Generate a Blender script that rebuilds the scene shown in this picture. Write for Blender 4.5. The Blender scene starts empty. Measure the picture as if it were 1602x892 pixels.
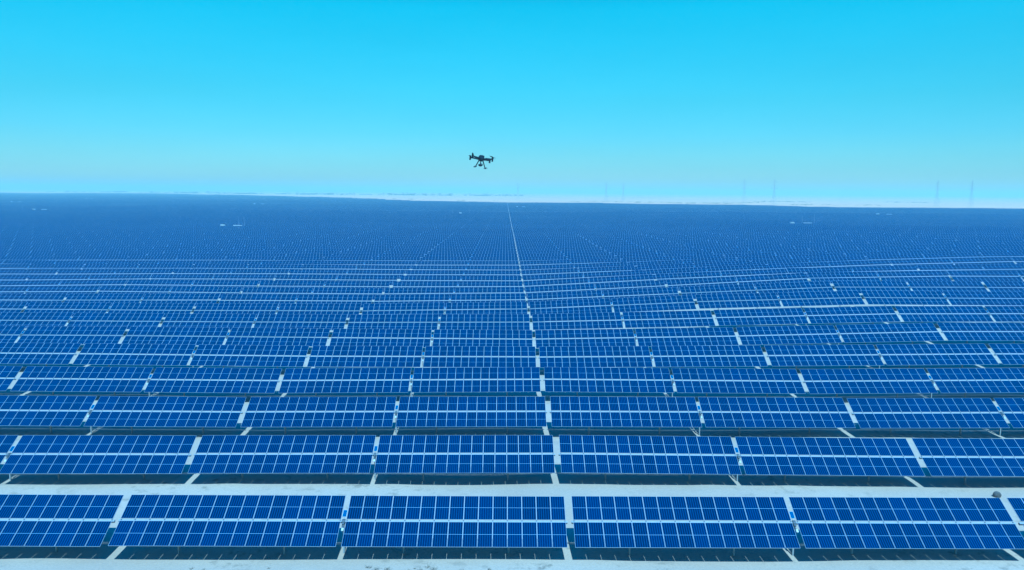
import bpy, math, random
import numpy as np
from mathutils import Vector, Matrix

random.seed(7)
rng = np.random.default_rng(7)
scene = bpy.context.scene
COL = scene.collection

# ------------------------------------------------------------------ numbers
P = 15.31                    # row pitch
MODW, MODL, MODT = 1.128, 2.278, 0.035
STEP = 1.154                 # module spacing along the row
NM = 15                      # modules per table
TABW = NM * STEP - 0.026
DRIVE_GAP, LANE_GAP = 0.42, 0.60
PITCH_X = 2 * TABW + DRIVE_GAP + LANE_GAP
SLOT = 0.1125                # half of the slot over the torque tube
TILT = math.radians(30.8)
TUBE_H = 2.70
CAM = Vector((-5.25, -60.08, 25.77))
CAM_YAW, CAM_ROLL, CAM_PITCH = 0.0097, 0.0071, math.atan(146 / 1244)
EXPOSURE = 0.40
SUN_DIR = Vector((-0.08, 0.649, -1.0)).normalized()      # the way the light travels

# ------------------------------------------------------------------ materials
def mat(name, base=(0.5, 0.5, 0.5), rough=0.6, metal=0.0, spec=0.5):
    m = bpy.data.materials.new(name)
    m.use_nodes = True
    b = m.node_tree.nodes['Principled BSDF']
    b.inputs['Base Color'].default_value = (*base, 1)
    b.inputs['Roughness'].default_value = rough
    b.inputs['Metallic'].default_value = metal
    b.inputs['Specular IOR Level'].default_value = spec
    return m, m.node_tree, b

def node(nt, kind, **kw):
    n = nt.nodes.new(kind)
    for k, v in kw.items():
        setattr(n, k, v)
    return n

def mth(nt, op, a, b=None, c=None, clamp=False):
    n = nt.nodes.new('ShaderNodeMath')
    n.operation = op
    n.use_clamp = clamp
    for i, v in enumerate((a, b, c)):
        if v is None:
            continue
        if isinstance(v, (int, float)):
            n.inputs[i].default_value = v
        else:
            nt.links.new(v, n.inputs[i])
    return n.outputs[0]

def mixc(nt, fac, a, b):
    n = nt.nodes.new('ShaderNodeMix')
    n.data_type = 'RGBA'
    for sock, v in ((n.inputs['Factor'], fac), (n.inputs['A'], a), (n.inputs['B'], b)):
        if isinstance(v, (int, float)):
            sock.default_value = v
        elif isinstance(v, tuple):
            sock.default_value = (*v, 1)
        else:
            nt.links.new(v, sock)
    return n.outputs['Result']

def noise(nt, vec, scale, detail=4, rough=0.55):
    n = node(nt, 'ShaderNodeTexNoise')
    n.inputs['Scale'].default_value = scale
    n.inputs['Detail'].default_value = detail
    n.inputs['Roughness'].default_value = rough
    nt.links.new(vec, n.inputs['Vector'])
    return n.outputs['Fac']

def ramp(nt, fac, stops):
    n = node(nt, 'ShaderNodeValToRGB')
    e = n.color_ramp.elements
    while len(e) < len(stops):
        e.new(0.5)
    for el, (p, c) in zip(e, stops):
        el.position = p
        el.color = (*c, 1) if isinstance(c, tuple) else (c, c, c, 1)
    nt.links.new(fac, n.inputs['Fac'])
    return n.outputs['Color']

CELL_A = (0.0040, 0.0025, 0.020)
CELL_B = (0.0055, 0.0075, 0.042)
FINGER = (0.038, 0.090, 0.230)
ALU = (0.35, 0.365, 0.38)

def cell_colour(nt, fu, fv, jit):
    """six columns of cells, a light ribbon between columns, one wider break across the middle"""
    cu = mth(nt, 'FRACT', mth(nt, 'MULTIPLY', fu, 6.0))
    edge = mth(nt, 'ABSOLUTE', mth(nt, 'SUBTRACT', cu, 0.5))
    rib = mth(nt, 'MULTIPLY', mth(nt, 'SUBTRACT', edge, 0.385), 12.0, clamp=True)
    cv = mth(nt, 'FRACT', mth(nt, 'MULTIPLY', fv, 24.0))
    ev = mth(nt, 'ABSOLUTE', mth(nt, 'SUBTRACT', cv, 0.5))
    row = mth(nt, 'GREATER_THAN', ev, 0.475)
    mid = mth(nt, 'LESS_THAN', mth(nt, 'ABSOLUTE', mth(nt, 'SUBTRACT', fv, 0.5)), 0.0060)
    c = mixc(nt, jit, CELL_A, CELL_B)
    c = mixc(nt, mth(nt, 'MULTIPLY', rib, 0.85), c, FINGER)
    c = mixc(nt, mth(nt, 'MULTIPLY', row, 0.18), c, FINGER)
    c = mixc(nt, mth(nt, 'MULTIPLY', mid, 0.85), c, (0.34, 0.42, 0.52))
    return c

def glass_material():
    m, nt, b = mat('module_glass', rough=0.16, spec=0.5)
    b.inputs['Coat Weight'].default_value = 0.9; b.inputs['Coat Roughness'].default_value = 0.08
    uv = node(nt, 'ShaderNodeUVMap')
    s = node(nt, 'ShaderNodeSeparateXYZ')
    nt.links.new(uv.outputs[0], s.inputs[0])
    oi = node(nt, 'ShaderNodeObjectInfo')
    nt.links.new(cell_colour(nt, s.outputs[0], s.outputs[1], oi.outputs['Random']), b.inputs['Base Color'])
    tc = node(nt, 'ShaderNodeTexCoord')
    nt.links.new(mth(nt, 'MULTIPLY_ADD', noise(nt, tc.outputs['Object'], 2.2), 0.2, 0.08), b.inputs['Roughness'])
    return m

def table_material():
    """a strip of fifteen modules: u counts modules, v runs along each module"""
    m, nt, b = mat('module_strip', rough=0.2, spec=0.5)
    b.inputs['Coat Weight'].default_value = 0.9; b.inputs['Coat Roughness'].default_value = 0.08
    uv = node(nt, 'ShaderNodeUVMap')
    s = node(nt, 'ShaderNodeSeparateXYZ')
    nt.links.new(uv.outputs[0], s.inputs[0])
    u, v = s.outputs[0], s.outputs[1]
    fu = mth(nt, 'FRACT', u)
    geo = node(nt, 'ShaderNodeNewGeometry')
    wn = node(nt, 'ShaderNodeTexWhiteNoise', noise_dimensions='3D')
    q = node(nt, 'ShaderNodeVectorMath', operation='SNAP')
    q.inputs[1].default_value = (STEP, 4.3, 50)
    nt.links.new(geo.outputs['Position'], q.inputs[0])
    nt.links.new(q.outputs[0], wn.inputs['Vector'])
    c = cell_colour(nt, fu, v, wn.outputs['Value'])
    fe = mth(nt, 'ABSOLUTE', mth(nt, 'SUBTRACT', fu, 0.5))
    fr = mth(nt, 'GREATER_THAN', fe, 0.5 - 0.029 / STEP)
    ve = mth(nt, 'ABSOLUTE', mth(nt, 'SUBTRACT', v, 0.5))
    fv = mth(nt, 'GREATER_THAN', ve, 0.5 - 0.022 / MODL)
    f = mth(nt, 'MAXIMUM', fr, fv)
    nt.links.new(mixc(nt, f, c, ALU), b.inputs['Base Color'])
    nt.links.new(mth(nt, 'MULTIPLY_ADD', f, 0.3, 0.16), b.inputs['Roughness'])
    return m

def sand_material():
    m, nt, b = mat('sand', rough=0.95, spec=0.1)
    geo = node(nt, 'ShaderNodeNewGeometry')
    pos = geo.outputs['Position']
    big = noise(nt, pos, 0.0035, 5, 0.6)
    med = noise(nt, pos, 0.045, 5, 0.6)
    small = noise(nt, pos, 0.9, 6, 0.65)
    fine = noise(nt, pos, 6.0, 5, 0.7)
    c = ramp(nt, med, [(0.30, (0.43, 0.335, 0.245)), (0.55, (0.495, 0.395, 0.295)), (0.75, (0.54, 0.44, 0.34))])
    # graded soil inside the field, sand outside coloured redder and brighter to offset the haze
    sp_ = node(nt, 'ShaderNodeSeparateXYZ'); nt.links.new(pos, sp_.inputs[0])
    out_ = mth(nt, 'MULTIPLY', mth(nt, 'SUBTRACT', mth(nt, 'ADD', sp_.outputs[1], mth(nt, 'MULTIPLY', big, 400)), 1500), 1 / 500, clamp=True)
    far_sand = ramp(nt, big, [(0.35, (0.80, 0.49, 0.30)), (0.6, (0.70, 0.43, 0.27))])
    c = mixc(nt, out_, c, far_sand)
    # stones and crusts, in patches
    spots = mth(nt, 'MULTIPLY', ramp(nt, small, [(0.54, 0.0), (0.68, 1.0)]), ramp(nt, med, [(0.42, 0.0), (0.62, 1.0)]))
    c = mixc(nt, mth(nt, 'MULTIPLY', spots, 0.85), c, (0.20, 0.17, 0.13))
    c = mixc(nt, mth(nt, 'MULTIPLY', ramp(nt, fine, [(0.40, 1.0), (0.60, 0.0)]), 0.30), c, (0.28, 0.245, 0.20))
    nt.links.new(c, b.inputs['Base Color'])
    bump = node(nt, 'ShaderNodeBump')
    bump.inputs['Strength'].default_value = 0.55
    bump.inputs['Distance'].default_value = 0.12
    nt.links.new(mth(nt, 'ADD', mth(nt, 'MULTIPLY', small, 0.8), mth(nt, 'MULTIPLY', fine, 0.25)), bump.inputs['Height'])
    nt.links.new(bump.outputs[0], b.inputs['Normal'])
    return m

def worn(name, base, rough, metal=0.0, amount=0.12, scale=3.0):
    m, nt, b = mat(name, base, rough, metal)
    tc = node(nt, 'ShaderNodeTexCoord')
    n = noise(nt, tc.outputs['Object'], scale, 5)
    dark = tuple(v * (1 - amount * 2) for v in base)
    nt.links.new(mixc(nt, ramp(nt, n, [(0.35, 0.0), (0.7, 1.0)]), base, dark), b.inputs['Base Color'])
    return m

M = {
    'glass': glass_material(), 'strip': table_material(), 'sand': sand_material(),
    'alu': worn('anodised_frame', ALU, 0.42, 0.0, 0.05),
    'zinc': worn('galvanised_steel', (0.33, 0.34, 0.35), 0.5, 0.0, 0.08),
    'back': worn('module_back', (0.10, 0.105, 0.115), 0.6),
    'dark': worn('dark_housing', (0.09, 0.10, 0.115), 0.5),
    'white': worn('white_paint', (0.62, 0.62, 0.60), 0.5, 0.0, 0.05),
    'drone': worn('drone_shell', (0.016, 0.024, 0.034), 0.45, 0.0, 0.2, 20),
    'carbon': worn('carbon_fibre', (0.016, 0.024, 0.034), 0.35, 0.0, 0.2, 40),
    'lens': mat('lens_glass', (0.01, 0.012, 0.02), 0.08)[0],
    'steel': worn('pylon_steel', (0.45, 0.46, 0.46), 0.6),
    'plaster': worn('plaster', (0.50, 0.46, 0.40), 0.9, 0.0, 0.15, 0.2),
    'grey_wall': worn('grey_block', (0.24, 0.235, 0.225), 0.9, 0.0, 0.2, 0.2),
    'leaf': worn('desert_foliage', (0.07, 0.08, 0.045), 0.9, 0.0, 0.25, 0.5),
    'dry': worn('dry_stalks', (0.27, 0.235, 0.17), 0.95, 0.0, 0.25, 4),
    'stone': worn('weathered_stone', (0.13, 0.12, 0.11), 0.9, 0.0, 0.3, 5),
    'blue_pv': mat('small_panel_glass', (0.012, 0.075, 0.19), 0.2)[0],
    'door': worn('grey_door', (0.30, 0.32, 0.33), 0.5),
    'trunk': worn('bark', (0.11, 0.085, 0.06), 0.9),
}

# ------------------------------------------------------------------ mesh builder
class MB:
    def __init__(self):
        self.v, self.f, self.mi, self.uv = [], [], [], []
    def quad(self, pts, mi=0, uv=None):
        n = len(self.v)
        self.v += [tuple(p) for p in pts]
        self.f.append(tuple(range(n, n + len(pts))))
        self.mi.append(mi)
        self.uv.append(uv or [(0, 0)] * len(pts))
    def box(self, c, s, mi=0, rot=None, bevel=0.0):
        hx, hy, hz = (d / 2 for d in s)
        R = rot or Matrix.Identity(3)
        if bevel:
            b = bevel
            # box with chamfered vertical and top edges
            ring = [(-hx + b, -hy), (hx - b, -hy), (hx, -hy + b), (hx, hy - b), (hx - b, hy), (-hx + b, hy), (-hx, hy - b), (-hx, -hy + b)]
            inner = [(x * (hx - b) / hx, y * (hy - b) / hy) for x, y in ring]
            lv = [[(x, y, -hz) for x, y in ring], [(x, y, hz - b) for x, y in ring], [(x, y, hz) for x, y in inner]]
            self.rings([[Vector(c) + R @ Vector(p) for p in l] for l in lv], mi)
            return
        k = [Vector(c) + R @ Vector((x, y, z)) for z in (-hz, hz) for x, y in ((-hx, -hy), (hx, -hy), (hx, hy), (-hx, hy))]
        for q in ((3, 2, 1, 0), (4, 5, 6, 7), (0, 1, 5, 4), (1, 2, 6, 5), (2, 3, 7, 6), (3, 0, 4, 7)):
            self.quad([k[i] for i in q], mi)
    def rings(self, rs, mi=0, caps=True):
        n0 = len(self.v)
        m = len(rs[0])
        for r in rs:
            self.v += [tuple(p) for p in r]
        for i in range(len(rs) - 1):
            for j in range(m):
                a, b = n0 + i * m + j, n0 + i * m + (j + 1) % m
                self.f.append((a, b, b + m, a + m)); self.mi.append(mi); self.uv.append([(0, 0)] * 4)
        if caps:
            self.f.append(tuple(n0 + j for j in reversed(range(m)))); self.mi.append(mi); self.uv.append([(0, 0)] * m)
            e = n0 + (len(rs) - 1) * m
            self.f.append(tuple(e + j for j in range(m))); self.mi.append(mi); self.uv.append([(0, 0)] * m)
    def tube(self, a, b, r0, r1=None, n=8, mi=0):
        a, b = Vector(a), Vector(b)
        r1 = r0 if r1 is None else r1
        d = (b - a).normalized()
        x = d.orthogonal().normalized()
        y = d.cross(x)
        self.rings([[p + (x * math.cos(t) + y * math.sin(t)) * r for t in (2 * math.pi * i / n for i in range(n))]
                    for p, r in ((a, r0), (b, r1))], mi)
    def path(self, pts, rad, n=8, mi=0):
        rs = []
        pts = [Vector(p) for p in pts]
        for i, p in enumerate(pts):
            d = (pts[min(i + 1, len(pts) - 1)] - pts[max(i - 1, 0)]).normalized()
            x = d.orthogonal().normalized() if abs(d.x) > 0.9 else (Vector((1, 0, 0)) - d * d.x).normalized()
            y = d.cross(x)
            r = rad[i] if isinstance(rad, (list, tuple)) else rad
            rs.append([p + (x * math.cos(t) + y * math.sin(t)) * r for t in (2 * math.pi * k / n for k in range(n))])
        self.rings(rs, mi)
    def ball(self, c, r, n=10, m=7, mi=0, jitter=0.0, seed=0):
        rr = random.Random(seed)
        c = Vector(c)
        sc = Vector(r) if not isinstance(r, (int, float)) else Vector((r, r, r))
        rs = []
        for i in range(m + 1):
            a = -math.pi / 2 + math.pi * (0.02 + 0.96 * i / m)
            ring = []
            for j in range(n):
                t = 2 * math.pi * j / n
                k = 1 + (rr.random() - 0.5) * jitter
                ring.append(c + Vector((math.cos(a) * math.cos(t) * sc.x, math.cos(a) * math.sin(t) * sc.y, math.sin(a) * sc.z)) * k)
            rs.append(ring)
        self.rings(rs, mi)
    def mesh(self, name, mats, smooth=False):
        me = bpy.data.meshes.new(name)
        me.from_pydata(self.v, [], self.f)
        for mm in mats:
            me.materials.append(mm)
        me.polygons.foreach_set('material_index', self.mi)
        if smooth:
            me.polygons.foreach_set('use_smooth', [True] * len(self.f))
        uv = me.uv_layers.new(name='UVMap')
        flat = [c for face in self.uv for p in face for c in p]
        uv.data.foreach_set('uv', flat)
        me.update()
        return me
    def build(self, name, mats, parent=None, smooth=False, loc=(0, 0, 0)):
        if not isinstance(mats, (list, tuple)):
            mats = [mats]
        o = bpy.data.objects.new(name, self.mesh(name, mats, smooth))
        COL.objects.link(o)
        o.location = loc
        if parent:
            o.parent = parent
        return o

def empty(name, loc=(0, 0, 0)):
    o = bpy.data.objects.new(name, None)
    COL.objects.link(o)
    o.location = loc
    return o

def tag(o, label=None, cat=None, group=None, kind=None):
    if label: o['label'] = label
    if cat: o['category'] = cat
    if group: o['group'] = group
    if kind: o['kind'] = kind
    return o

def copy_tree(o, parent=None):
    c = o.copy()
    COL.objects.link(c)
    if parent:
        c.parent = parent
    for ch in list(o.children):
        copy_tree(ch, c)
    return c

# ------------------------------------------------------------------ terrain
TX = np.arange(-220, 221, 20.0)
TZ = np.array([
 [0] * 23,
 [0.04, 0.04, 0.04, 0.04, 0.04, 0.04, 0.04, 0.04, 0.04, 0.11, 0.24, 0.34, 0.19, 0.14, 0.12, 0.12, 0.12, 0.12, 0.12, 0.12, 0.12, 0.12, 0.12],
 [0.13, 0.13, 0.13, 0.13, 0.13, 0.13, 0.13, 0.13, 0.12, 0.03, 0.1, 0.3, 0.28, 0.27, 0.44, 0.44, 0.44, 0.44, 0.44, 0.44, 0.44, 0.44, 0.44],
 [0.23, 0.23, 0.23, 0.23, 0.23, 0.23, 0.23, 0.23, 0.19, 0.07, 0.22, 0.44, 0.39, 0.35, 0.66, 0.75, 0.75, 0.75, 0.75, 0.75, 0.75, 0.75, 0.75],
 [0.54, 0.54, 0.54, 0.54, 0.54, 0.54, 0.54, 0.53, 0.38, 0.28, 0.28, 0.32, 0.49, 0.76, 1.07, 1.25, 1.26, 1.26, 1.26, 1.26, 1.26, 1.26, 1.26],
 [0.54, 0.54, 0.54, 0.54, 0.54, 0.54, 0.54, 0.53, 0.48, 0.4, 0.24, 0.27, 0.63, 1.13, 1.76, 2.1, 2.15, 2.15, 2.15, 2.15, 2.15, 2.15, 2.15],
 [0.55, 0.55, 0.55, 0.55, 0.55, 0.55, 0.55, 0.5, 0.47, 0.49, 0.58, 0.76, 1.19, 1.97, 2.57, 2.88, 2.98, 2.98, 2.98, 2.98, 2.98, 2.98, 2.98],
 [0.4, 0.4, 0.4, 0.4, 0.4, 0.4, 0.39, 0.34, 0.34, 0.44, 0.62, 1.09, 2.0, 2.98, 3.78, 4.0, 3.9, 3.8, 3.8, 3.8, 3.8, 3.8, 3.8],
 [0.12, 0.12, 0.12, 0.12, 0.12, 0.12, 0.29, 0.47, 0.36, 0.39, 0.5, 0.95, 1.77, 2.9, 3.95, 4.52, 4.47, 4.42, 4.42, 4.42, 4.42, 4.42, 4.42],
 [0.0, 0.0, 0.0, 0.0, 0.0, 0.1, 0.44, 0.26, 0.01, 0.12, 0.29, 0.64, 1.71, 2.89, 4.11, 5.1, 5.4, 5.55, 5.59, 5.59, 5.59, 5.59, 5.59],
 [-0.32, -0.32, -0.32, -0.32, -0.27, 0.13, 0.28, 0.11, 0.06, 0.1, 0.14, 0.4, 1.58, 2.75, 3.77, 4.72, 5.25, 5.66, 5.98, 5.99, 5.99, 5.99, 5.99],
 [-0.58, -0.58, -0.58, -0.58, -0.4, -0.01, 0.22, 0.23, 0.19, 0.13, 0.07, 0.22, 1.3, 2.44, 3.54, 4.54, 5.39, 6.05, 6.61, 6.81, 6.81, 6.81, 6.81],
 [-0.47, -0.47, -0.47, -0.46, -0.31, -0.14, 0.04, 0.18, 0.16, 0.12, 0.09, 0.22, 1.12, 2.1, 3.16, 4.2, 5.2, 6.1, 6.69, 7.14, 7.16, 7.16, 7.16],
 [-0.2, -0.2, -0.2, -0.16, -0.06, 0.04, 0.14, 0.19, 0.11, 0.04, -0.04, 0.04, 0.85, 1.75, 2.76, 3.78, 4.77, 5.73, 6.48, 7.14, 7.36, 7.36, 7.36],
 [-0.07, -0.07, -0.09, -0.24, -0.36, -0.22, -0.05, 0.03, 0.03, 0.03, 0.03, 0.15, 0.82, 1.57, 2.54, 3.57, 4.45, 5.25, 6.04, 6.84, 7.46, 7.49, 7.49],
 [0.0, 0.0, 0.01, 0.04, 0.06, 0.09, 0.11, 0.12, 0.12, 0.12, 0.12, 0.21, 0.74, 1.33, 2.2, 3.18, 4.09, 4.92, 5.74, 6.57, 7.38, 7.65, 7.65]])

LAT = rng.random((256, 256)) - 0.5
def vnoise(x, y, s):
    x, y = np.asarray(x, float) / s, np.asarray(y, float) / s
    xi, yi = np.floor(x).astype(int), np.floor(y).astype(int)
    fx, fy = x - xi, y - yi
    fx, fy = fx * fx * (3 - 2 * fx), fy * fy * (3 - 2 * fy)
    g = lambda a, b: LAT[a % 256, b % 256]
    return (g(xi, yi) * (1 - fx) + g(xi + 1, yi) * fx) * (1 - fy) + (g(xi, yi + 1) * (1 - fx) + g(xi + 1, yi + 1) * fx) * fy

def terrain(x, y):
    """ground height without the small ripples"""
    x, y = np.broadcast_arrays(np.asarray(x, float), np.asarray(y, float))
    r = np.clip(y / P, 0, 15)
    k = np.minimum(r.astype(int), 14)
    fr = r - k
    u = np.clip((x + 220) / 20, 0, 21.999)
    i = u.astype(int)
    fu = u - i
    z = ((TZ[k, i] * (1 - fu) + TZ[k, i + 1] * fu) * (1 - fr) + (TZ[k + 1, i] * (1 - fu) + TZ[k + 1, i + 1] * fu) * fr)
    far = np.clip((y - 11 * P) / 110, 0, 1)
    z = z * np.exp(-np.maximum(y - 15 * P, 0) / 520)
    side = np.clip((np.abs(x) - 200) / 150, 0, 1) * np.clip(y / 100, 0, 1)
    wav = vnoise(x, y, 170) * 1.9 + vnoise(x + 900, y, 70) * 0.9
    z = z + wav * np.maximum(far, side * 0.7)
    far_sand = np.clip((np.hypot(x, y) - 2500) / 3000, 0, 1)
    z = z + far_sand * (vnoise(x, y, 900) * 7 + vnoise(x, y, 350) * 2)
    return z - TUBE_H

def ground_z(x, y):
    d = np.hypot(np.asarray(x, float), np.asarray(y, float))
    near = np.clip(1.6 - d / 160, 0, 1)
    return terrain(x, y) + near * (vnoise(x, y, 8) * 0.30 + vnoise(x + 50, y, 2.6) * 0.10)

def axis(lo, hi, fine_lo, fine_hi, step, grow=1.12):
    a = list(np.arange(fine_lo, fine_hi + 1e-6, step))
    s, x = step, a[-1]
    while x < hi:
        s *= grow; x += s; a.append(min(x, hi))
    s, x = step, a[0]
    pre = []
    while x > lo:
        s *= grow; x -= s; pre.append(max(x, lo))
    return np.array(pre[::-1] + a)

def grid_object(name, xs, ys, material):
    X, Y = np.meshgrid(xs, ys)
    Z = ground_z(X, Y)
    nx, ny = len(xs), len(ys)
    co = np.stack([X, Y, Z], -1).reshape(-1, 3)
    idx = np.arange(nx * ny).reshape(ny, nx)
    q = np.stack([idx[:-1, :-1], idx[:-1, 1:], idx[1:, 1:], idx[1:, :-1]], -1).reshape(-1, 4)
    return raw_mesh(name, co, q, [material], smooth=True)

def raw_mesh(name, co, quads, mats, mi=None, uv=None, smooth=False):
    me = bpy.data.meshes.new(name)
    n = len(quads)
    me.vertices.add(len(co)); me.vertices.foreach_set('co', np.asarray(co, np.float32).ravel())
    me.loops.add(n * 4); me.loops.foreach_set('vertex_index', np.asarray(quads, np.int32).ravel())
    me.polygons.add(n)
    me.polygons.foreach_set('loop_start', np.arange(n, dtype=np.int32) * 4)
    for m in mats:
        me.materials.append(m)
    if mi is not None:
        me.polygons.foreach_set('material_index', np.asarray(mi, np.int32))
    if smooth:
        me.polygons.foreach_set('use_smooth', np.ones(n, bool))
    if uv is not None:
        l = me.uv_layers.new(name='UVMap'); l.data.foreach_set('uv', np.asarray(uv, np.float32).ravel())
    me.update(calc_edges=True)
    me.validate()
    o = bpy.data.objects.new(name, me)
    COL.objects.link(o)
    return o

xs = axis(-20000, 20000, -72, 82, 1.1, 1.10)
ys = axis(-6000, 20000, -16, 66, 0.8, 1.065)
tag(grid_object('ground', xs, ys, M['sand']), kind='structure')

# ------------------------------------------------------------------ solar trackers
RT = Matrix.Rotation(TILT, 3, 'X')
def on_table(x, b, n=0.0):
    """x along the row, b up the slope from the tube axis, n away from the module plane"""
    return Vector((x, 0, TUBE_H)) + RT @ Vector((0, b, n))

def module_mesh():
    m = MB()
    lip, hw, hl, t = 0.018, MODW / 2, MODL / 2, MODT
    o = [(-hw, -hl), (hw, -hl), (hw, hl), (-hw, hl)]
    i = [(-hw + lip, -hl + lip), (hw - lip, -hl + lip), (hw - lip, hl - lip), (-hw + lip, hl - lip)]
    for k in range(4):
        a, b = k, (k + 1) % 4
        m.quad([(*o[a], 0), (*o[b], 0), (*i[b], 0), (*i[a], 0)], 1)
        m.quad([(*o[b], 0), (*o[a], 0), (*o[a], -t), (*o[b], -t)], 1)
        m.quad([(*i[a], 0), (*i[b], 0), (*i[b], -0.004), (*i[a], -0.004)], 1)
    m.quad([(*p, -0.004) for p in i], 0, [(0, 0), (1, 0), (1, 1), (0, 1)])
    m.quad([(*p, -t) for p in reversed(o)], 2)
    return m.mesh('solar_module', [M['glass'], M['alu'], M['back']])

MODULE = module_mesh()
TSX = (-(DRIVE_GAP / 2 + TABW), DRIVE_GAP / 2)          # where the two tables start

def rails_mesh():
    m = MB()
    for i in range(NM + 1):
        x = min(max(i * STEP - 0.013, 0.06), TABW - 0.06)
        m.box(Vector((x, 0, -MODT - 0.028)), (0.05, 3.2, 0.05))
    return m.mesh('panel_table', [M['zinc']])

def slab_mesh():
    m = MB()
    for s in (-1, 1):
        b0, b1 = (SLOT, SLOT + MODL) if s > 0 else (-SLOT - MODL, -SLOT)
        m.quad([(0, b0, 0), (TABW, b0, 0), (TABW, b1, 0), (0, b1, 0)], 0, [(0, 0), (15, 0), (15, 1), (0, 1)])
        m.quad([(0, b1, -MODT), (TABW, b1, -MODT), (TABW, b0, -MODT), (0, b0, -MODT)], 2)
        for p, q in (((0, b0), (TABW, b0)), ((TABW, b0), (TABW, b1)), ((TABW, b1), (0, b1)), ((0, b1), (0, b0))):
            m.quad([(*q, 0), (*p, 0), (*p, -MODT), (*q, -MODT)], 1)
    for i in range(NM + 1):
        x = min(max(i * STEP - 0.013, 0.06), TABW - 0.06)
        m.box(Vector((x, 0, -MODT - 0.028)), (0.05, 3.2, 0.05), 3)
    return m.mesh('panel_table', [M['strip'], M['alu'], M['back'], M['zinc']])

def tube_mb():
    m = MB()
    end = DRIVE_GAP / 2 + TABW + 0.14
    c = on_table(0, 0, -0.175)
    m.box(c, (2 * end, 0.165, 0.19), 0, RT)
    for s in (0, 1):
        for i in range(NM + 1):
            x = TSX[s] + min(max(i * STEP - 0.013, 0.06), TABW - 0.06)
            m.box(on_table(x, 0.035, -0.055), (0.09, 0.07, 0.05), 1, RT)
    return m

def post_mb(x, top=0.24):
    m = MB()
    h = TUBE_H - top
    z = h / 2 - 0.3
    m.box((x, -0.07, z), (0.12, 0.008, h + 0.6))
    m.box((x, 0.07, z), (0.12, 0.008, h + 0.6))
    m.box((x, 0, z), (0.007, 0.132, h + 0.6))
    m.box((x, 0, h + 0.02), (0.16, 0.24, 0.04))
    return m

PX = [TSX[0] + TABW * 0.26, TSX[0] + TABW * 0.74, 0.0, TSX[1] + TABW * 0.26, TSX[1] + TABW * 0.74]

def make_tracker(full):
    root = empty('solar_tracker')
    tm = tube_mb().build('torque_tube', [M['zinc'], M['dark']], root)
    for x in PX:
        post_mb(x, 0.44 if x == 0 else 0.24).build('post', M['zinc'], root)
    d = MB()
    c = on_table(0, 0, -0.175)
    d.tube(c + Vector((-0.10, 0, 0)), c + Vector((0.10, 0, 0)), 0.21, n=16)
    d.tube(c + Vector((-0.14, 0, 0)), c + Vector((0.14, 0, 0)), 0.15, n=16)
    d.box(c + RT @ Vector((0, -0.27, 0.02)), (0.16, 0.16, 0.24), 0, RT)
    dr = d.build('slew_drive', M['dark'], root)
    mo = MB()
    a = c + RT @ Vector((0, -0.27, 0.0)) + Vector((-0.02, -0.05, -0.08))
    mo.tube(a, a + Vector((0.0, -0.34, -0.10)), 0.065, n=12)
    mo.tube(a + Vector((0, -0.34, -0.10)), a + Vector((0, -0.42, -0.124)), 0.05, n=12)
    mo.build('drive_motor', M['dark'], dr)
    cb = MB()
    cb.box(on_table(0.03, -0.78, -0.10), (0.17, 0.26, 0.09), 0, RT, bevel=0.012)
    cb.box(on_table(0.03, -0.52, -0.16), (0.03, 0.42, 0.03), 1, RT)
    cb.build('control_box', [M['white'], M['zinc']], root)
    cp = MB()
    cp.box(on_table(0.0, 0.66, -0.02), (0.32, 0.66, 0.025), 0, RT)
    hw, b0, b1 = 0.135, 0.36, 0.96
    cp.quad([on_table(-hw, b0, -0.005), on_table(hw, b0, -0.005), on_table(hw, b1, -0.005), on_table(-hw, b1, -0.005)], 1)
    cp.box(on_table(0.0, 0.3, -0.09), (0.04, 0.75, 0.04), 0, RT)
    cp.build('controller_panel', [M['alu'], M['blue_pv']], root)
    me = RAILS if full else SLAB
    for s in (0, 1):
        t = bpy.data.objects.new('panel_table', me)
        COL.objects.link(t)
        t.parent = root
        t.location = (TSX[s], 0, TUBE_H)
        t.rotation_euler = (TILT, 0, 0)
        if full:
            for b in (-1, 1):
                for i in range(NM):
                    q = bpy.data.objects.new('solar_module', MODULE)
                    COL.objects.link(q)
                    q.parent = t
                    q.location = (i * STEP + MODW / 2, b * (SLOT + MODL / 2), 0)
    return root

RAILS, SLAB = rails_mesh(), slab_mesh()
proto_full, proto_mid = make_tracker(True), make_tracker(False)
used = {'full': False, 'mid': False}

# far edge of the field, front to back on the ground
EDGE = [(-60000, 5700), (-3607, 5683), (-2266, 4759), (-1087, 3423), (-561, 2731), (-359, 2273), (-246, 1952), (0, 1842), (223, 1716),
        (370, 1675), (489, 1603), (625, 1392), (899, 1322), (1200, 1290), (60000, 1200)]
EX, EY = zip(*EDGE)
MAXY = 4300

STATIONS = []
def aisle(y):
    return (math.floor(y / P) + 0.5) * P

HW = 801 / 1244
def cam_xz(x, y):
    dx, dy = x - CAM.x, y - CAM.y
    c, s = math.cos(CAM_YAW), math.sin(CAM_YAW)
    return dx * c - dy * s, dx * s + dy * c

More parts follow.
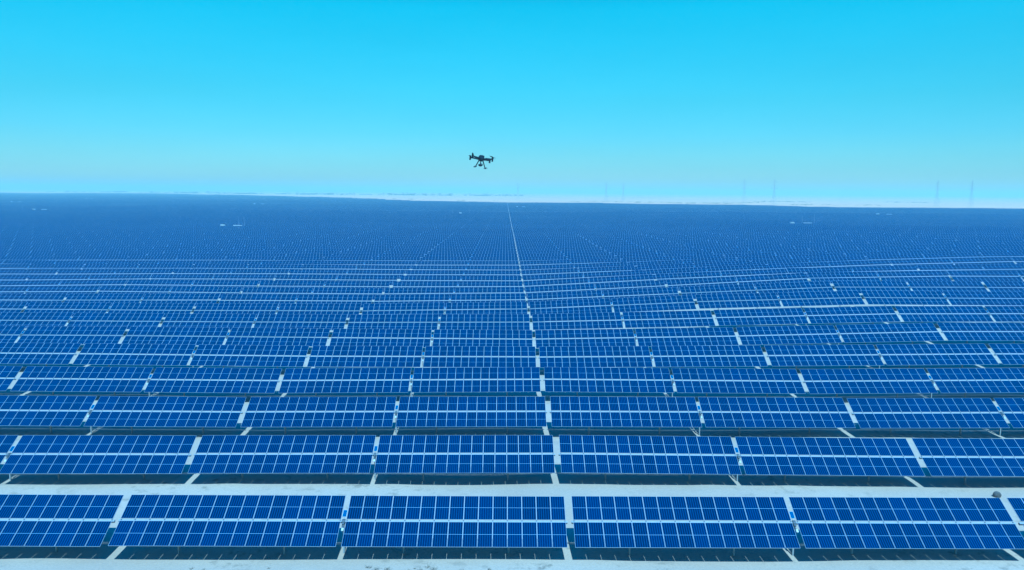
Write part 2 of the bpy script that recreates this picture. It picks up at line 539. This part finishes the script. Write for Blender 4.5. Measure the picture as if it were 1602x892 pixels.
spots, extra = [], []
row = 0
while row * P < MAXY:
    y = row * P
    z = y - CAM.y
    half = z * HW + 30 + 0.03 * z
    j0 = int(math.floor((CAM.x + z * CAM_YAW - half) / PITCH_X)) - 1
    j1 = int(math.ceil((CAM.x + z * CAM_YAW + half) / PITCH_X)) + 1
    for j in range(j0, j1 + 1):
        xc = (j + 0.5) * PITCH_X                                # tracker between lanes j and j+1
        if row > 9:                                             # the side lanes open up a little farther back
            xc += -0.40 if j <= -2 else 0.25 if j >= 1 else 0.0
        if y > np.interp(xc, EX, EY):
            continue
        u, d = cam_xz(xc, y)
        lo, hi = (u - PITCH_X / 2) / d, (u + PITCH_X / 2) / d
        if hi < -HW - 0.09 or lo > HW + 0.09:
            continue
        seen = hi > -HW - 0.002 and lo < HW + 0.002
        (spots if seen else extra).append((d, row, j, xc, y))
    row += 1
spots.sort()
N_IND = 300
single, rest = spots[:N_IND], spots[N_IND:] + extra

ONES = ['', 'first', 'second', 'third', 'fourth', 'fifth', 'sixth', 'seventh', 'eighth', 'ninth', 'tenth', 'eleventh', 'twelfth', 'thirteenth',
        'fourteenth', 'fifteenth', 'sixteenth', 'seventeenth', 'eighteenth', 'nineteenth']
def ordinal(n):
    if n < 20: return ONES[n]
    t, o = divmod(n, 10)
    if o == 0: return {2: 'twentieth', 3: 'thirtieth', 4: 'fortieth'}[t]
    return {2: 'twenty', 3: 'thirty', 4: 'forty'}[t] + '-' + ONES[o]

FULL_ROWS = 4
for d, r, j, xc, y in single:
    full = r < FULL_ROWS
    key = 'full' if full else 'mid'
    proto = proto_full if full else proto_mid
    if not used[key]:
        o, used[key] = proto, True
    else:
        o = copy_tree(proto)
    zl, zr = terrain(xc - PITCH_X * 0.42, y), terrain(xc + PITCH_X * 0.42, y)
    o.location = (xc, y, float(zl + zr) / 2)
    dz = float(zr - zl) / (PITCH_X * 0.84)
    rr = random.Random(r * 97 + j)
    o.rotation_euler = (rr.uniform(-0.006, 0.006), -math.atan(dz) + rr.uniform(-0.0012, 0.0012), 0)
    side, n = ('right', j + 1) if j >= 0 else ('left', -j)
    where = 'front row' if r == 0 else ordinal(r + 1) + ' row'
    start = 'blue tilted solar tracker' if full else 'blue solar tracker'
    tag(o, f'{start} in the {where}, {ordinal(n)} {side} of the long central gap', 'solar tracker', 'solar trackers in rows')

# everything farther off, and the ones just outside the frame: one mass
def mass(items):
    it = np.array([(xc, y) for _, _, _, xc, y in items])
    zl, zr = terrain(it[:, 0] - 15, it[:, 1]), terrain(it[:, 0] + 15, it[:, 1])
    mid = (zl + zr) / 2
    sl = (zr - zl) / 30
    ct, st = math.cos(TILT), math.sin(TILT)
    co, uv, mi, base = [], [], [], 0
    quads = []
    def add(x0, x1, b0, b1, n0, m_, u):
        nonlocal base
        k = len(it)
        pts = []
        for x, b, n in ((x0, b0, n0[0]), (x1, b0, n0[0]), (x1, b1, n0[1]), (x0, b1, n0[1])):
            pts.append(np.stack([it[:, 0] + x, it[:, 1] + b * ct - n * st, mid + TUBE_H + b * st + n * ct + sl * x], -1))
        co.append(np.stack(pts, 1).reshape(-1, 3))
        quads.append(base + np.arange(4 * k).reshape(k, 4))
        mi.append(np.full(k, m_))
        uv.append(np.tile(np.array([(0, 0), (u, 0), (u, 1), (0, 1)], float), (k, 1)))
        base += 4 * k
    for s in (0, 1):
        x0, x1 = TSX[s], TSX[s] + TABW
        add(x0, x1, SLOT, SLOT + MODL, (0, 0), 0, 15)
        add(x0, x1, -SLOT - MODL, -SLOT, (0, 0), 0, 15)
        add(x1, x0, SLOT, SLOT + MODL, (-MODT, -MODT), 2, 1)
        add(x1, x0, -SLOT - MODL, -SLOT, (-MODT, -MODT), 2, 1)
        add(x0, x1, -SLOT - MODL, -SLOT - MODL, (-MODT, 0), 1, 1)
        add(x1, x0, SLOT + MODL, SLOT + MODL, (-MODT, 0), 1, 1)
    e = TSX[1] + TABW + 0.14
    for (b0, n0), (b1, n1) in (((-.0825, -.08), (.0825, -.08)), ((-.0825, -.27), (-.0825, -.08)), ((.0825, -.08), (.0825, -.27)), ((.0825, -.27), (-.0825, -.27))):
        add(-e, e, b0, b1, (n0, n1), 3, 1)
    # posts
    k = len(it)
    for x in PX:
        for ax, ay in ((1, 0), (0, 1)):
            pts = []
            for s_, z_ in ((-1, -0.3), (1, -0.3), (1, TUBE_H - 0.25), (-1, TUBE_H - 0.25)):
                pts.append(np.stack([it[:, 0] + x + s_ * ax * 0.06, it[:, 1] + s_ * ay * 0.07, mid + sl * x + z_], -1))
            co.append(np.stack(pts, 1).reshape(-1, 3))
            quads.append(base + np.arange(4 * k).reshape(k, 4))
            mi.append(np.full(k, 3)); uv.append(np.zeros((4 * k, 2))); base += 4 * k
    return raw_mesh('distant_solar_trackers', np.concatenate(co), np.concatenate(quads), [M['strip'], M['alu'], M['back'], M['zinc']],
                    np.concatenate(mi), np.concatenate(uv))
far = mass(rest)
tag(far, 'endless far rows of blue solar panels fading into the haze', 'solar farm', kind='stuff')

# ------------------------------------------------------------------ drone
def make_drone():
    root = empty('drone', (-6.18, -28.71, 27.02))
    b = MB()
    b.box((0, 0, -0.01), (0.15, 0.40, 0.11), 0, bevel=0.03)
    b.box((0, -0.17, 0.015), (0.12, 0.10, 0.10), 0, bevel=0.03)
    body = b.build('body', M['drone'], root)
    k = MB(); k.box((0, 0.02, 0.088), (0.20, 0.28, 0.115), 0, bevel=0.02); k.box((0, 0.02, 0.146), (0.12, 0.2, 0.02), 0, bevel=0.008)
    k.build('battery_pack', M['drone'], root)
    for sx in (-1, 1):
        for sy in (-1, 1):
            ex, ey = sx * 0.40, sy * 0.33
            a = MB(); a.path([(sx * 0.08, sy * 0.13, 0.0), (sx * 0.2, sy * 0.21, 0.02), (ex, ey, 0.035)], [0.036, 0.031, 0.027])
            arm = a.build('arm', M['carbon'], root)
            mo = MB(); mo.tube((ex, ey, -0.065), (ex, ey, 0.055), 0.034, n=14); mo.tube((ex, ey, 0.055), (ex, ey, 0.10), 0.042, 0.038, n=14)
            mo.build('motor', M['drone'], arm, smooth=False)
            pr = MB()
            ang = {(-1, -1): 1.35, (-1, 1): 1.75, (1, -1): 0.9, (1, 1): 2.5}[(sx, sy)]
            for h in (0, math.pi):
                c, s = math.cos(ang + h), math.sin(ang + h)
                rs = []
                for q in range(7):
                    t = q / 6
                    rad = 0.02 + 0.245 * t
                    w = 0.026 * math.sin(math.pi * min(1, 0.25 + 0.72 * t)) + 0.006
                    tw = 0.45 * (1 - t) + 0.12
                    ctr = Vector((ex + c * rad, ey + s * rad, 0.112 + 0.012 * t))
                    wd = Vector((-s, c, 0)) * math.cos(tw) * w + Vector((0, 0, 1)) * math.sin(tw) * w
                    th = Vector((0, 0, 0.0035))
                    rs.append([ctr - wd - th * 0.3, ctr - th, ctr + wd - th * 0.3, ctr + th])
                pr.rings(rs)
            pr.tube((ex, ey, 0.10), (ex, ey, 0.12), 0.02, n=10)
            pr.build('propeller', M['carbon'], arm)
    for sx, foot in ((-1, -0.185), (1, 0.20)):
        l = MB(); l.path([(sx * 0.075, 0.0, -0.05), (sx * 0.12, 0, -0.15), (foot, 0, -0.325)], [0.023, 0.02, 0.018])
        leg = l.build('landing_leg', M['carbon'], root)
        f = MB(); f.tube((foot, -0.17, -0.33), (foot, 0.17, -0.33), 0.016, n=8); f.box((foot + sx * 0.02, -0.15, -0.331), (0.09, 0.04, 0.026)); f.box((foot + sx * 0.02, 0.15, -0.331), (0.09, 0.04, 0.026))
        f.build('skid', M['carbon'], leg)
    g = MB(); g.tube((-0.02, -0.12, -0.05), (-0.02, -0.12, -0.10), 0.055, n=12); g.tube((-0.02, -0.12, -0.10), (-0.02, -0.12, -0.20), 0.02, n=10)
    g.path([(-0.02, -0.12, -0.19), (0.06, -0.12, -0.20), (0.07, -0.12, -0.255)], 0.014)
    gim = g.build('gimbal', M['drone'], root)
    c = MB(); c.ball((-0.025, -0.13, -0.255), (0.082, 0.068, 0.052), 14, 8)
    cam = c.build('camera', M['drone'], gim, smooth=True)
    e = MB(); e.tube((-0.05, -0.185, -0.255), (-0.05, -0.203, -0.255), 0.024, n=14); e.tube((0.01, -0.185, -0.255), (0.01, -0.20, -0.255), 0.018, n=14)
    e.build('lens', M['lens'], cam)
    root.scale = (0.98, 0.98, 0.98)
    root.rotation_euler = (math.radians(-3), math.radians(8.5), math.radians(10))
    tag(root, 'dark four-armed drone with camera hovering above the solar panel rows', 'drone')
make_drone()

# ------------------------------------------------------------------ inverter stations and masts
def gz(x, y):
    return float(ground_z(x, y))

def make_station(kind):
    """a white container on a raised steel frame, doors towards the viewer"""
    L, W, H, T = (2.4, 2.2, 2.4, 2.0) if kind == 'small' else (5.2, 2.4, 2.1, 1.9)
    root = empty('inverter_station' if kind == 'small' else 'transformer_station')
    b = MB(); b.box((0, 0, T + H / 2), (L, W, H))
    for i in range(int(L / 0.3)):
        b.box((-L / 2 + 0.15 + i * 0.3, -W / 2 - 0.02, T + H / 2), (0.12, 0.036, H - 0.3))
    b.build('body', M['white'], root)
    r = MB(); r.box((0, 0, T + H + 0.06), (L + 0.3, W + 0.3, 0.12)); r.build('roof', M['white'], root)
    p = MB(); p.box((0, 0, T - 0.08), (L + 0.8, W + 0.8, 0.155))
    for sx in (-1, 1):
        for sy in (-1, 1):
            p.box((sx * (L / 2 - 0.1), sy * (W / 2 - 0.1), (T - 0.16 - 0.5) / 2), (0.22, 0.22, T - 0.16 + 0.5))
    p.build('platform', M['zinc'], root)
    for s in (-1, 1):
        d = MB(); d.box((s * 0.48, -W / 2 - 0.06, T + 1.0), (0.9, 0.036, 1.9)); d.build('door', M['door'], root)
    return root

def make_mast(h):
    root = empty('lightning_mast')
    m = MB(); m.tube((0, 0, -0.2), (0, 0, h * 0.6), 0.08, 0.07, 10); m.tube((0, 0, h * 0.6), (0, 0, h * 0.93), 0.06, 0.04, 8)
    m.build('pole', M['zinc'], root)
    t = MB(); t.tube((0, 0, h * 0.93), (0, 0, h), 0.03, 0.01, 6); t.build('rod', M['zinc'], root)
    f = MB(); f.box((0, 0, 0.15), (0.7, 0.7, 0.5)); f.build('footing', M['plaster'], root)
    return root

sp, tp, mp = make_station('small'), make_station('long'), make_mast(10)
first = set()
def place(proto, x, y, label, cat, group, rz=0.0):
    if proto.name in first:
        o = copy_tree(proto)
    else:
        o = proto; first.add(proto.name)
    o.location = (x, y, gz(x, y)); o.rotation_euler = (0, 0, rz)
    return tag(o, label, cat, group)

GS, GT, GM = 'inverter stations among the panels', 'long transformer stations among the panels', 'lightning masts among the panels'
def pair(y0, xs_, xl, where, masts=()):
    y = aisle(y0)
    if xs_ is not None:
        place(sp, xs_, y, f'small white inverter station {where}', 'inverter station', GS)
    if xl is not None:
        place(tp, xl, y, f'long white transformer station {where}', 'transformer station', GT)
    for i, mx in enumerate(masts):
        pos = (['nearer the small white box', 'nearer the long white box'] if len(masts) == 2 else ['beside it'])[i] if xs_ is not None and xl is not None else ['to its left', 'to its right'][i]
        place(mp, mx, y, f'thin mast {pos}, station {where}', 'mast', GM)
pair(484, -196.5, -186.5, 'in the left middle distance', (-185.6, -182.0))
pair(495, 196.5, 207.5, 'in the right middle distance', (203.5, 212.0))
pair(884, -557, -545, 'near the left edge of the photo', (-570, -538))
pair(1440, -930, -915, 'farthest out by the left edge of the photo')
pair(1980, -1069, -1056, 'a tiny pair far out on the left below the town')
pair(1370, -452, -438, 'far out left of centre below the sand strip')
pair(812, -54, None, 'alone to the left of the central gap', (-63, -44))
pair(1210, 14.5, 24.5, 'just to the right of the long central gap')
pair(826, 407.5, 420, 'far out on the right below the pylons')
pair(2140, -664, -632, 'the faintest pair left of centre close to the field edge')

# ------------------------------------------------------------------ power pylons
def make_pylon(h=60):
    root = empty('power_pylon')
    m = MB()
    def half(z):
        t = z / h
        return 4.6 * (1 - t / 0.62) + 1.1 * (t / 0.62) if t < 0.62 else 1.1 - (t - 0.62) / 0.38 * 0.75
    lv = [0, 9, 17, 24, 30, 35, 39.5, 43.5, 47, 50.5, 54, 57, 60]
    cor = [(-1, -1), (1, -1), (1, 1), (-1, 1)]
    P_ = lambda z, c: Vector((c[0] * half(z), c[1] * half(z), z))
    for a, b in zip(lv, lv[1:]):
        for i in range(4):
            c, d = cor[i], cor[(i + 1) % 4]
            m.tube(P_(a, c), P_(b, c), 0.14, n=4)
            m.tube(P_(a, c), P_(b, d), 0.06, n=4); m.tube(P_(a, d), P_(b, c), 0.06, n=4)
            m.tube(P_(b, c), P_(b, d), 0.06, n=4)
    m.build('tower', M['steel'], root)
    for z, w in ((40, 9.0), (47, 8.0), (54, 6.5)):
        for s in (-1, 1):
            a = MB()
            hw = half(z)
            tip = Vector((s * w, 0, z + 0.2))
            for c in (-1, 1):
                a.tube((s * hw, c * hw, z), tip, 0.13, n=4); a.tube((s * hw, c * hw * 0.9, z + 2.4), tip, 0.11, n=4)
            a.tube((s * (hw + w) / 2, -hw / 2, z + 0.1), (s * (hw + w) / 2, hw / 2, z + 0.1), 0.08, n=4)
            arm = a.build('cross_arm', M['steel'], root)
            i_ = MB(); i_.tube(tip, tip - Vector((0, 0, 2.6)), 0.14, n=6); i_.build('insulator', M['dark'], arm)
    return root
py_ = make_pylon()
for x, y, lab, rz in ((950, 1700, 'lattice power pylon on the right, the left of the last two', 0.5), (996, 1648, 'rightmost lattice power pylon beyond the sand strip', 0.5),
                      (546, 1779, 'lattice power pylon right of centre, the left of the middle two', 0.5), (596, 1722, 'lattice power pylon right of centre, the right of the middle two', 0.5),
                      (300, 2350, 'faint lattice power pylon, the left of the two nearest the centre', 0.5), (362, 2420, 'faint lattice power pylon, the right of the two nearest the centre', 0.5),
                      (42, 2850, 'faintest lattice power pylon, alone behind the drone', 0.5)):
    place(py_, x, y, lab, 'pylon', 'power pylons on the horizon', rz)

# ------------------------------------------------------------------ far buildings and tree belts
def make_building(L, W, H, m):
    root = empty('desert_building')
    b = MB(); b.box((0, 0, H / 2 - 0.5), (L, W, H + 1)); b.build('wall', m, root)
    r = MB(); r.box((0, 0, H + 0.25), (L + 0.6, W + 0.6, 0.5)); r.box((L * 0.2, 0, H + 1.2), (L * 0.2, W * 0.4, 1.4)); r.build('roof', m, root)
    for i in range(max(2, int(L / 9))):
        w = MB(); w.box((-L / 2 + (i + 0.5) * L / max(2, int(L / 9)), -W / 2 - 0.04, H * 0.55), (2.2, 0.07, 1.8)); w.build('window', M['dark'], root)
    return root
builds = [(-3480, 6100, 60, 9, 0), (-3120, 6250, 42, 7, 1), (-2900, 6000, 90, 11, 1), (-2700, 6150, 55, 8, 0), (-2350, 5900, 120, 10, 1), (-2130, 5800, 60, 12, 0),
          (-1830, 5600, 150, 9, 1), (-1560, 5500, 70, 8, 0), (-1330, 5350, 110, 9, 1), (-1150, 5200, 45, 13, 1), (-900, 5100, 80, 8, 0), (-640, 5000, 130, 8, 1),
          (-380, 5000, 60, 7, 0), (-150, 5050, 90, 7, 1)]
bl = ['leftmost low pale building of the town on the horizon', 'small grey block, second from the left in the horizon town', 'long grey block, third from the left in the horizon town',
      'pale block, fourth from the left in the horizon town', 'long grey hall, fifth from the left in the horizon town', 'taller pale block, sixth from the left in the horizon town',
      'very long grey hall, seventh from the left in the horizon town', 'pale block, eighth from the left in the horizon town', 'long grey hall, ninth from the left in the horizon town',
      'small tall grey block, tenth from the left in the horizon town', 'pale block, fourth from the right in the horizon town', 'long grey hall, third from the right in the horizon town',
      'pale block, second from the right in the horizon town', 'grey block at the right end of the horizon town']
for (x, y, L, H, g), lab in zip(builds, bl):
    o = make_building(L, 22, H, M['grey_wall'] if g else M['plaster'])
    o.location = (x, y, gz(x, y)); o.rotation_euler = (0, 0, 0.3)
    tag(o, lab, 'building', 'low town on the horizon')

def foliage(name, centres, label, cat, seed):
    """clumps of small leaf faces spread through low crowns, one mass"""
    rr = np.random.default_rng(seed)
    co, n = [], 0
    for x, y, r, h, c in centres:
        z = gz(x, y)
        p = rr.normal(size=(c, 3)) * np.array([r * 0.5, r * 0.4, h * 0.28]) + np.array([x, y, z + h * 0.5])
        p[:, 2] = np.maximum(p[:, 2], z - 0.2)
        s = rr.uniform(0.10, 0.22, (c, 1)) * min(h, r)
        a, b = rr.normal(size=(c, 3)), rr.normal(size=(c, 3))
        a /= np.linalg.norm(a, axis=1, keepdims=True); b /= np.linalg.norm(b, axis=1, keepdims=True)
        co.append(np.stack([p - a * s, p - b * s, p + a * s, p + b * s], 1).reshape(-1, 3)); n += c
    return tag(raw_mesh(name, np.concatenate(co), np.arange(4 * n).reshape(n, 4), [M['leaf']]), label, cat, kind='stuff')

belt = []
rr = np.random.default_rng(11)
for x0, x1, y, h in ((-3300, -2900, 5900, 8), (-2600, -2300, 5700, 9), (-2200, -1700, 5500, 9), (-1480, -1350, 5300, 12), (-1200, -900, 5000, 9), (-760, -300, 4700, 10), (-260, 120, 4900, 9)):
    for x in np.arange(x0, x1, 15):
        if rr.random() < 0.75:
            belt.append((x + rr.normal() * 5, y + rr.normal() * 50, rr.uniform(8, 16), h * rr.uniform(0.7, 1.8), 44))
foliage('far_trees', belt, 'hazy belt of dark trees along the horizon', 'trees', 3)
scrub = []
for x0, x1, y, n in ((430, 640, 2050, 60), (330, 460, 2150, 30), (180, 330, 2200, 26), (-160, -20, 2250, 16), (640, 760, 2300, 24), (820, 1000, 2600, 50), (1300, 1500, 2700, 40), (700, 900, 1900, 22), (-420, -250, 2600, 12)):
    for _ in range(n):
        scrub.append((rr.uniform(x0, x1), y + rr.normal() * 30, rr.uniform(3, 9), rr.uniform(1.5, 3.8), 22))
foliage('far_scrub', scrub, 'scattered dark desert scrub on the sand beyond the field', 'scrub', 4)

# ------------------------------------------------------------------ tufts of dry growth and a boulder in the foreground
def tufts():
    r2 = random.Random(5)
    m = MB()
    spots_ = []
    for cx, cy, n, sx, sy in ((-26, -3.6, 26, 9, 0.9), (-13, -3.2, 20, 4, 0.7), (-35, -4.0, 18, 4, 0.8), (-2, -3.8, 8, 4, 0.8), (-22, 9.6, 26, 8, 1.0), (12, 9.3, 22, 4, 0.9), (-44, 8.5, 14, 6, 1.2), (25, 8.8, 10, 6, 1), (26, -3.9, 8, 9, 0.8), (-30, 23.5, 10, 10, 1.0)):
        for _ in range(n):
            spots_.append((cx + r2.gauss(0, sx / 2), cy + r2.gauss(0, sy / 2)))
    for x, y in spots_:
        z = gz(x, y)
        size = r2.uniform(0.10, 0.34)
        for _ in range(int(14 + size * 60)):
            a = r2.uniform(0, 2 * math.pi)
            lean = r2.uniform(0.3, 1.3)
            b0 = Vector((x + r2.gauss(0, size * 0.35), y + r2.gauss(0, size * 0.35), z - 0.02))
            tip = b0 + Vector((math.cos(a) * math.sin(lean), math.sin(a) * math.sin(lean), math.cos(lean))) * size * r2.uniform(0.6, 1.3)
            w = Vector((-math.sin(a), math.cos(a), 0)) * 0.012
            m.quad([b0 - w, b0 + w, tip + w * 0.3, tip - w * 0.3])
    return m.build('dry_tufts', M['dry'])
tag(tufts(), 'sparse dry tufts on the sand between the front rows', 'dry tufts', kind='stuff')

b = MB(); b.ball((0, 0, 0.20), (0.36, 0.33, 0.34), 14, 9, jitter=0.12, seed=3)
bo = b.build('boulder', M['stone'], smooth=True, loc=(41.6, 12.1, gz(41.6, 12.1)))
tag(bo, 'dark rounded boulder on the sand behind the front row, far right', 'boulder')

# ------------------------------------------------------------------ air
hz = MB(); hz.box((0, 7000, 33), (44000, 30000, 92))
hm = bpy.data.materials.new('thin_haze'); hm.use_nodes = True
nt = hm.node_tree
for n in list(nt.nodes):
    if n.type == 'BSDF_PRINCIPLED': nt.nodes.remove(n)
out = [n for n in nt.nodes if n.type == 'OUTPUT_MATERIAL'][0]
pv = node(nt, 'ShaderNodeVolumePrincipled')
pv.inputs['Color'].default_value = (0.62, 0.81, 0.77, 1)
pv.inputs['Density'].default_value = 0.00023
pv.inputs['Density Attribute'].default_value = ''
pv.inputs['Temperature Attribute'].default_value = ''
nt.links.new(pv.outputs[0], out.inputs['Volume'])
ho = hz.build('haze', hm)
tag(ho, 'thin bright haze over the desert', 'haze', kind='stuff')

# ------------------------------------------------------------------ light, sky, camera
w = bpy.data.worlds.new('World'); scene.world = w; w.use_nodes = True
nt = w.node_tree
bg = nt.nodes['Background']
sky = node(nt, 'ShaderNodeTexSky'); sky.sky_type = 'NISHITA'; sky.sun_disc = False
to_sun = -SUN_DIR
sky.sun_elevation = math.asin(to_sun.z)
sky.sun_rotation = math.atan2(to_sun.x, to_sun.y)
sky.altitude = 0; sky.air_density = 1.0; sky.dust_density = 0.3; sky.ozone_density = 1.0
tint = node(nt, 'ShaderNodeMix'); tint.data_type = 'RGBA'; tint.blend_type = 'MULTIPLY'
tint.inputs['Factor'].default_value = 1.0
# cyan low sky, band darkened for deeper shade, zenith brightened for panel reflections
wtc = node(nt, 'ShaderNodeTexCoord'); wsep = node(nt, 'ShaderNodeSeparateXYZ')
nt.links.new(wtc.outputs['Generated'], wsep.inputs[0])
nt.links.new(ramp(nt, wsep.outputs[2], [(0.0, (0.82, 0.74, 0.62)), (0.03, (0.72, 0.79, 0.74)), (0.07, (0.655, 0.85, 0.80)), (0.11, (0.655, 0.93, 0.785)), (0.215, (0.765, 1.24, 0.95)), (0.40, (0.11, 0.19, 0.56)), (0.85, (0.15, 1.5, 2.9))]), tint.inputs['B'])
wmap = node(nt, 'ShaderNodeMapping'); wmap.inputs['Scale'].default_value = (1.6, 1.6, 9.0)
nt.links.new(wtc.outputs['Generated'], wmap.inputs['Vector'])
veil = mth(nt, 'MULTIPLY_ADD', noise(nt, wmap.outputs[0], 1.5, 4, 0.55), 0.16, 0.92)
vm = node(nt, 'ShaderNodeVectorMath', operation='SCALE')
nt.links.new(sky.outputs[0], vm.inputs[0]); nt.links.new(veil, vm.inputs['Scale'])
nt.links.new(vm.outputs[0], tint.inputs['A'])
nt.links.new(tint.outputs['Result'], bg.inputs['Color'])
bg.inputs['Strength'].default_value = 0.08

ld = bpy.data.lights.new('sun', 'SUN'); ld.energy = 4.0; ld.angle = math.radians(0.5); ld.color = (1.0, 0.97, 0.92)
lo = bpy.data.objects.new('sun', ld); COL.objects.link(lo)
lo.rotation_euler = SUN_DIR.to_track_quat('-Z', 'Y').to_euler()

cd = bpy.data.cameras.new('camera'); co_ = bpy.data.objects.new('camera', cd); COL.objects.link(co_)
cd.sensor_width = 36; cd.lens = 36 * 1244 / 1602
cd.clip_start = 0.5; cd.clip_end = 80000
fw = Vector((math.sin(CAM_YAW) * math.cos(CAM_PITCH), math.cos(CAM_YAW) * math.cos(CAM_PITCH), -math.sin(CAM_PITCH)))
rt = Vector((math.cos(CAM_YAW), -math.sin(CAM_YAW), 0)); up = rt.cross(fw)
r2 = rt * math.cos(CAM_ROLL) + up * math.sin(CAM_ROLL); u2 = up * math.cos(CAM_ROLL) - rt * math.sin(CAM_ROLL)
co_.matrix_world = Matrix(((r2.x, u2.x, -fw.x, CAM.x), (r2.y, u2.y, -fw.y, CAM.y), (r2.z, u2.z, -fw.z, CAM.z), (0, 0, 0, 1)))
scene.camera = co_

vs = scene.view_settings
vs.view_transform = 'Standard'; vs.look = 'None'; vs.gamma = 1.0; vs.exposure = EXPOSURE; vs.use_curve_mapping = False
vs.use_white_balance = True
vs.white_balance_temperature = 3850
vs.white_balance_tint = -22
cy = scene.cycles
cy.use_denoising = True
cy.max_bounces = 6; cy.diffuse_bounces = 2; cy.volume_bounces = 1; cy.caustics_reflective = False; cy.caustics_refractive = False
